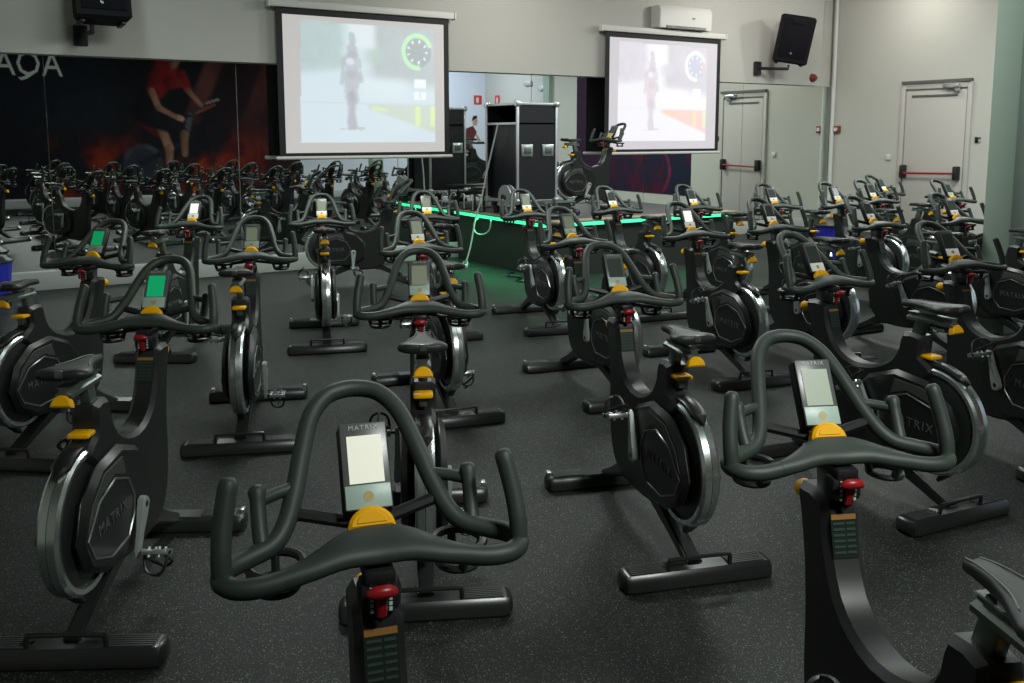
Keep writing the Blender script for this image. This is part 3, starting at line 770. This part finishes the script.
        tube(bh, [(.22,s*.13,.900),(.215,s*.02,.915)], .011, 8)
        link('bottle_holder', bh, M_plast, r)
    bm = B(); R_ = []
    base = catmull([(a,b,c) for a,b,c in half[4::-1]] + [(a,-b,c) for a,b,c in half[1:5]], 5)
    for p_ in base:
        if abs(p_.y) > .165: continue
        k_ = max(0., 1-(abs(p_.y)/.165)**2); bell = k_**1.6
        du = .0186+.025*bell; dz = .0186+.002*bell; cu = p_.x+.013*bell; cz_ = p_.z+.004*bell
        R_.append([bm.verts.new((cu+du*math.cos(a), p_.y, cz_+dz*math.copysign(abs(math.sin(a))**(1-.25*bell), math.sin(a))+.010*bell*math.cos(a))) for a in [2*PI*q/18 for q in range(18)]])
    for A,C in zip(R_, R_[1:]):
        for i in range(18): bm.faces.new((A[i],A[(i+1)%18],C[(i+1)%18],C[i]))
    bm.faces.new(R_[0]); bm.faces.new(R_[-1]); link('centre_pad', bm, M_rubber, hb, smooth=70)
    # console
    Mc = Matrix.Rotation(math.radians(-31), 3, 'Y')   # local z runs up the face, local -x faces the rider
    cc = Vector((.266,0,1.056))
    def con(name, c, s, m, par, bev=0):
        bm = B(); box(bm, c, s, bev=bev)
        for v in bm.verts: v.co = Matrix.Rotation(math.radians(30),3,'Y') @ v.co + cc
        return link(name, bm, m, par)
    k = con('console', (.012,0,0), (.036,.096,.172), M_plast, r, .010)
    con('bezel', (-.0095,0,.002), (.006,.090,.164), M_bezel, k, .0025)
    con('screen', (-.0135,0,.014), (.003,.066,.090), M_lcd_dim, k)
    con('keypad', (-.0132,0,-.056), (.003,.086,.044), M_keys, k, .001)
    bm = B(); lathe(bm, [(0,-.0152),(.010,-.0152),(.010,-.013),(0,-.013)], 16, 'X', (0,0,-.056), closed=False)
    for v in bm.verts: v.co = Matrix.Rotation(math.radians(30),3,'Y') @ v.co + cc
    link('round_button', bm, mat('button_gold',(.42,.34,.13),.4), k)
    p = Matrix.Rotation(math.radians(30),3,'Y') @ Vector((-.0135,0,.0745)) + cc
    text_mesh('lettering', 'MATRIX', .013, M_logow, k, p, (PI/2-math.radians(30)*1, 0, -PI/2), .0004, 'CENTER', 1.3)
    bm = B(); tube(bm, [(.190,0,.920),(.235,0,.960),(.275,0,1.02)], .018, 8); tube(bm, [(.262,-.145,.985),(.245,0,.950),(.262,.145,.985)], .013, 8); link('console_arm', bm, M_plast, r)
    # yellow reach knob below the console
    hm = [(.044*math.cos(a), .044*math.sin(a)) for a in [PI*q/14 for q in range(15)]]
    bm = B(); prism(bm, [(a,b*.92) for a,b in hm], -.016, .016, .006, 'XZ')
    Mk = Matrix.Translation((.194,0,.964)) @ Matrix.Rotation(-PI/2,4,'Z') @ Matrix.Rotation(math.radians(-28),4,'X')
    for v in bm.verts: v.co = Mk @ v.co
    kn = link('reach_knob', bm, M_yellow, r)
    bm = B(); prism(bm, [(a*.62,b*.48+.010) for a,b in hm], -.018, -.0155, .001, 'XZ')
    for v in bm.verts: v.co = Mk @ v.co
    link('knob_recess', bm, M_yellow, kn)
    # saddle post, slider, saddle
    bm = B(); box(bm, (-.425,0,.835), (.055,.034,.15), Matrix.Rotation(math.radians(-17),3,'Y'), bev=.006); link('saddle_post', bm, M_alu, r)
    bm = B(); prism(bm, [(-.027,.0),(.027,.0),(.027,.012),(.014,.02),(.014,.030),(.024,.036),(-.024,.036),(-.014,.030),(-.014,.02),(-.027,.012)], -.600, -.365, .002, 'YZ')
    for v in bm.verts: v.co.z += .870
    link('saddle_slider', bm, M_alu, r)
    def sh(b):
        for v in b.verts: v.co += Vector((-.085,0,-.018))
    bm = B(); box(bm, (-.385,0,.940), (.085,.045,.026), bev=.006)
    for s in (1,-1): tube(bm, catmull([(-.27,s*.012,.958),(-.33,s*.022,.948),(-.42,s*.024,.948),(-.50,s*.040,.962)],3), .005, 6)
    sh(bm); link('saddle_clamp', bm, M_silver, r)
    secs = [(-.238,.016,.958,.020),(-.246,.021,.966,.028),(-.28,.024,.973,.034),(-.33,.029,.976,.036),(-.38,.041,.977,.036),(-.43,.064,.979,.038),(-.47,.083,.983,.042),(-.505,.089,.987,.044),(-.527,.080,.987,.040),(-.538,.055,.984,.030)]
    bm = B(); rg = []
    for u,w,zt,th in secs:
        ring = []
        for q in range(16):
            a = 2*PI*q/16; y = w*math.copysign(abs(math.cos(a))**.75, math.cos(a)); sn = math.sin(a)
            z = zt-th*.5+th*.5*math.copysign(abs(sn)**.7, sn)
            if sn > .5 and abs(y) < w*.25: z -= .004
            ring.append(bm.verts.new((u,y,z)))
        rg.append(ring)
    for A,C in zip(rg,rg[1:]):
        for i in range(16): bm.faces.new((A[i],A[(i+1)%16],C[(i+1)%16],C[i]))
    bm.faces.new(rg[0]); bm.faces.new(rg[-1]); sh(bm); sd_ = link('saddle', bm, M_saddle, r, smooth=60)
    for s in (1,-1):
        bm = B(); tube(bm, catmull([(-.245,s*.014,.9655),(-.30,s*.020,.9745),(-.38,s*.031,.9770),(-.44,s*.055,.9775)],4), .0016, 5); sh(bm); link('piping', bm, M_pipe, sd_)
    bm = B(); box(bm, (-.536,0,.972), (.012,.026,.026), bev=.004); sh(bm); link('rear_clip', bm, M_trim, sd_)
    # yellow saddle controls
    bm = B(); prism(bm, [(a*.78,b*.86) for a,b in hm], -.015, .015, .005, 'XZ')
    Mk = Matrix.Translation((-.612,0,.845)) @ Matrix.Rotation(-PI/2,4,'Z') @ Matrix.Rotation(math.radians(-18),4,'X')
    for v in bm.verts: v.co = Mk @ v.co
    sk = link('saddle_knob', bm, M_yellow, r)
    bm = B(); box(bm, (-.590,0,.862), (.05,.046,.030), bev=.005); cyl(bm, (-.592,0,.840), (-.580,0,.885), .008, 8); link('knob_bracket', bm, M_plast, sk)
    bm = B(); box(bm, (-.490,0,.755), (.065,.072,.018), bev=.008); link('height_lever', bm, M_yellow, r)
    bm = B(); box(bm, (-.475,0,.735), (.05,.030,.05), bev=.006); link('lever_bracket', bm, M_alu, r)
    # cranks with pedals; origin on the crank axle, arm along -z
    for s in (1,-1):
        bm = B(); rg = []
        for z,w,th in ((.028,.014,.010),(.015,.027,.013),(-.03,.026,.013),(-.10,.017,.010),(-.170,.015,.009),(-.188,.009,.006)):
            rg.append([bm.verts.new((x, s*.0+y, z)) for x,y in ((-w,-th),(w,-th),(w,th),(-w,th))])
        for A,C in zip(rg,rg[1:]):
            for i in range(4): bm.faces.new((A[i],A[(i+1)%4],C[(i+1)%4],C[i]))
        bm.faces.new(rg[0]); bm.faces.new(rg[-1]); bmesh.ops.bevel(bm, geom=bm.edges[:], offset=.003, segments=2, affect='EDGES')
        ck = link('crank', bm, M_crank, r, (-.255, s*.100, .365))
        bm = B(); cyl(bm, (0,-s*.03,0),(0,s*.014,0),.012,12); link('axle', bm, M_plast, ck)
        bm = B(); cyl(bm,(0,s*.0,-.168),(0,s*.115,-.168),.007,8); link('pedal_spindle', bm, M_plast, ck)
        bm = B()
        for yy in (.030,.105): box(bm, (0,s*yy,-.168), (.085,.012,.022), bev=.003)
        for xx in (-.038,0,.038): box(bm, (xx,s*.068,-.168), (.010,.075,.018), bev=.002)
        for xx in (-.034,.034):
            for yy in (.05,.085): cyl(bm, (xx,s*yy,-.186),(xx,s*yy,-.150),.006,6)
        pd = link('pedal', bm, M_silver, ck)
        bm = B()
        tube(bm, catmull([(.02,s*.03,-.19),(.075,s*.035,-.20),(.105,s*.067,-.215),(.075,s*.10,-.20),(.02,s*.105,-.19)],4), .006, 6)
        tube(bm, catmull([(-.01,s*.028,-.165),(-.005,s*.035,-.225),(.0,s*.068,-.245),(-.005,s*.10,-.225),(-.01,s*.108,-.165)],4), .0055, 6)
        tube(bm, catmull([(.105,s*.067,-.215),(.06,s*.067,-.245),(.0,s*.067,-.245)],3), .006, 6)
        link('toe_cage', bm, M_plast, ck)
    return r

proto = make_bike()
BAR_U = .11
def copy_bike():
    c = proto.copy(); COL.objects.link(c)
    for ch in list(proto.children):
        d = ch.copy(); COL.objects.link(d); d.parent = c
        for g in list(ch.children):
            e = g.copy(); COL.objects.link(e); e.parent = d
    return c

CAM_YAW = math.radians(31.7)
# (bar x, bar y, heading relative to the view axis in degrees, right crank angle, screen, label), floor positions in metres
bikes = [
 (0.60,1.42,-17, 8,'bright','nearest black exercise bike, big handlebar and lit console at the bottom centre'),
 (1.71,1.31,-7.5, 26,'bright2','exercise bike at the bottom right with its column and saddle nose cut by the frame'),
 (0.61,3.74,-2, 26,'green','large left exercise bike with a green-lit console, second row'),
 (1.66,3.43,-6.5, 8,'dim','second-row exercise bike seen straight from behind, just beyond the nearest one'),
 (2.55,3.15,-14, 14,'off','second-row exercise bike right of centre, rear foot and dark console in full view'),
 (3.74,2.98,-25, 26,'off2','exercise bike with big pale flywheel ring at the right, behind the bottom-right one'),
 (4.86,2.97,-16, 20,'off2','exercise bike in front of the green pillar at the right edge'),
 (0.63,5.74,6, 26,'green','exercise bike at the far left with a green console and yellow knob below it'),
 (1.51,5.46,-10, 2,'dim','third-row exercise bike left of centre with pedals glowing green'),
 (2.58,5.29,-19, 26,'white2','third-row exercise bike behind the straight-on one, beside the green floor'),
 (3.65,5.05,-21, 2,'dim','third-row exercise bike at the centre before the stage corner'),
 (4.68,4.96,-19, 20,'white','third-row exercise bike with a white console right of the centre gap'),
 (5.56,4.96,-21, 14,'far','third exercise bike left of the green pillar in the third row'),
 (6.46,4.7,-26, 26,'far','second exercise bike left of the green pillar in the third row'),
 (7.39,4.56,-21, 8,'far','first exercise bike left of the green pillar in the third row'),
 (1.63,7.68,1, 8,'white','fourth-row exercise bike at left with a white card-like screen near the mirror'),
 (2.66,7.37,-13, 20,'white2','fourth-row exercise bike under the left projector screen'),
 (3.61,7.25,-15, 26,'white2','fourth-row exercise bike beside the lit stage side'),
 (4.52,6.99,-17, 26,'white2','fourth-row exercise bike right in front of the stage corner'),
 (5.55,7.0,-22, 20,'far','fourth-row exercise bike in front of the stage bike'),
 (6.4,6.77,-21, 20,'far','fourth-row exercise bike at the right end of the green strip'),
 (7.24,6.48,-17, 8,'far','fourth-row exercise bike just right of the mirrored door'),
 (8.03,6.3,-22, 8,'far','fourth-row exercise bike below the room corner, beside the blue bin'),
 (8.81,6.44,-23, 8,'far','fourth-row exercise bike directly left of the farthest one by the real door'),
 (10.01,7.16,-34, 26,'far','farthest right exercise bike below the door crash bar'),
 (9.62,6.02,-25, 20,'off','fourth-row exercise bike below the door, behind the one beside the pillar'),
 (8.55,4.35,-20, 2,'off','exercise bike glimpsed right of the pillar at the frame edge'),
 (4.18,9.61,66, 2,'off','exercise bike seen side-on facing right, left of the stage'),
]
SCR = {'bright':(M_lcd_bright,0),'bright2':(mat('lcd_soft',(.30,.34,.28),.22,emit=(.40,.46,.36),est=.28),0),'green':(M_lcd_green,0),'dim':(M_lcd_dim,0),'off':(M_lcd_off,0),'off2':(M_lcd_off,1),'white':(M_lcd_white,1),'white2':(M_lcd_dim,1),'far':(M_lcd_off,1)}
M_keyw = mat('keypad_white', (.62,.64,.60), .4, emit=(.6,.6,.55), est=.25)
SADDLE_SET = {'saddle','saddle_clamp','saddle_slider','saddle_knob','saddle_post'}
def place(c, x, y, z, rot, crank, scr, seat=(0,0), low_lever=False):
    c.location = (x-BAR_U*math.cos(rot), y-BAR_U*math.sin(rot), z); c.rotation_euler = (0,0,rot)
    for ch in c.children:
        n = ch.name.split('.')[0]
        if n in SADDLE_SET: ch.location = (seat[0] if n != 'saddle_post' else 0, 0, seat[1])
        if n in ('height_lever','lever_bracket') and low_lever: ch.location = (0, 0, -.05)
        if n == 'crank':
            a = math.radians(crank if ch.location.y < 0 else crank+180)
            ch.rotation_euler = (0, a, 0)
        if n == 'console':
            for g in ch.children:
                gn = g.name.split('.')[0]
                if gn == 'screen':
                    g.material_slots[0].link = 'OBJECT'; g.material_slots[0].material = SCR[scr][0]
                if gn == 'keypad' and SCR[scr][1]:
                    g.material_slots[0].link = 'OBJECT'; g.material_slots[0].material = M_keyw
objs = [proto]+[copy_bike() for _ in range(len(bikes))]
seats = [(.060,-.012),(-.03,-.012)]+[(round(random.uniform(-.02,.03),3), round(random.uniform(-.025,.02),3)) for _ in bikes]
seats[2] = (0,-.012); seats[3] = (0,.005); seats[4] = (.0,-.02); seats[5] = (0,-.012)
for c, (x,y,ph,cr,scr,label), st_ in zip(objs, bikes, seats):
    place(c, x, y, 0, PI/2-CAM_YAW-math.radians(ph), cr, scr, st_, st_ is seats[2]); tag(c, label, 'exercise bike', G_BIKES)
place(objs[-1], 7.46, 9.74, SZ+.008, math.radians(8), 25, 'off'); tag(objs[-1], "instructor's exercise bike on the stage beside the road case", 'exercise bike', G_BIKES)

# ------------------------------------------------------------------ light
def area(name, loc, target, size, power, col=(1,1,1), shape='DISK', size_y=None, spread=None):
    l = bpy.data.lights.new(name, 'AREA'); l.shape = shape; l.size = size; l.energy = power; l.color = col
    if size_y: l.size_y = size_y
    if spread: l.spread = math.radians(spread)
    o = bpy.data.objects.new(name, l); COL.objects.link(o); o.location = loc
    o.rotation_euler = (Vector(target)-Vector(loc)).to_track_quat('-Z','Y').to_euler()
    return o
def spot(name, loc, target, power, angle, col=(1,1,1), r=.1, blend=.7):
    l = bpy.data.lights.new(name, 'SPOT'); l.energy = power; l.spot_size = math.radians(angle); l.spot_blend = blend; l.color = col; l.shadow_soft_size = r
    o = bpy.data.objects.new(name, l); COL.objects.link(o); o.location = loc
    o.rotation_euler = (Vector(target)-Vector(loc)).to_track_quat('-Z','Y').to_euler()
    return o
for (x, y, e) in ((3.2,3.0,12),(6.4,3.0,32),(10.4,3.4,95),(2.8,6.8,125),(6.2,6.6,120),(10.8,6.6,175)):
    area('overhead_light', (x, y, 4.05), (x, y+.01, 0), 1.5, e, (.93,1.0,.95))
l = bpy.data.lights.new('corner_lamp', 'POINT'); l.energy = 24; l.shadow_soft_size = .10; l.color = (.86,1.0,.93)
o = bpy.data.objects.new('corner_lamp', l); COL.objects.link(o); o.location = (1.30, 9.35, 3.80)
spot('near_fill', (1.6, -1.0, 4.0), (2.0, 2.5, .9), 760, 66, (.95,1.0,.95), .35, .9)  # unseen spot added to light the near bikes and leave the corners dark
area('overhead_light', (6.4, 8.9, 4.0), (6.6, 11.0, 3.2), .6, 48, (1.0,.97,.90))  # unseen light added to brighten the upper front wall between the screens
area('overhead_light', (10.4, 9.0, 4.0), (11.0, 11.0, 3.0), .6, 45, (1.0,.97,.90))  # added unseen wash for the right part of the upper front wall
l = bpy.data.lights.new('corner_lamp', 'POINT'); l.energy = 46; l.shadow_soft_size = .07; l.color = (1.0,.98,.93)
o = bpy.data.objects.new('corner_lamp', l); COL.objects.link(o); o.location = (12.55, 9.15, 3.95)
area('overhead_light', (11.2, .6, 4.0), (13.0, -.2, 1.6), .8, 125, (.78,.87,1.0))  # unseen cool light added to whiten the far corner shown in the mirror
area('led_glow', (SX0-.03, (SY0+SY1)/2, SZ-.05), (SX0-.45, (SY0+SY1)/2, 0), sd, 7, (.03,1.0,.36), 'RECTANGLE', .03, 120)
area('led_glow', ((SX0+SX1)/2, SY0-.03, SZ-.05), ((SX0+SX1)/2, SY0-.45, 0), sw, 4, (.03,1.0,.36), 'RECTANGLE', .03, 120)
w = bpy.data.worlds.new('World'); S.world = w; w.use_nodes = True
w.node_tree.nodes['Background'].inputs['Color'].default_value = (.02,.025,.023,1); w.node_tree.nodes['Background'].inputs['Strength'].default_value = .3

# ------------------------------------------------------------------ camera and view
cd = bpy.data.cameras.new('camera'); cam = bpy.data.objects.new('camera', cd); COL.objects.link(cam)
cd.sensor_width = 36; cd.lens = 908/1024*36; cd.shift_y = -(341.5-251)/1024; cd.clip_start = .05; cd.clip_end = 100
cam.location = (0,0,1.69); cam.rotation_euler = (PI/2-math.atan((251-134)/908), 0, -CAM_YAW)
S.camera = cam
v = S.view_settings; v.view_transform = 'Standard'; v.look = 'None'; v.gamma = 1; v.exposure = 0; v.use_curve_mapping = False
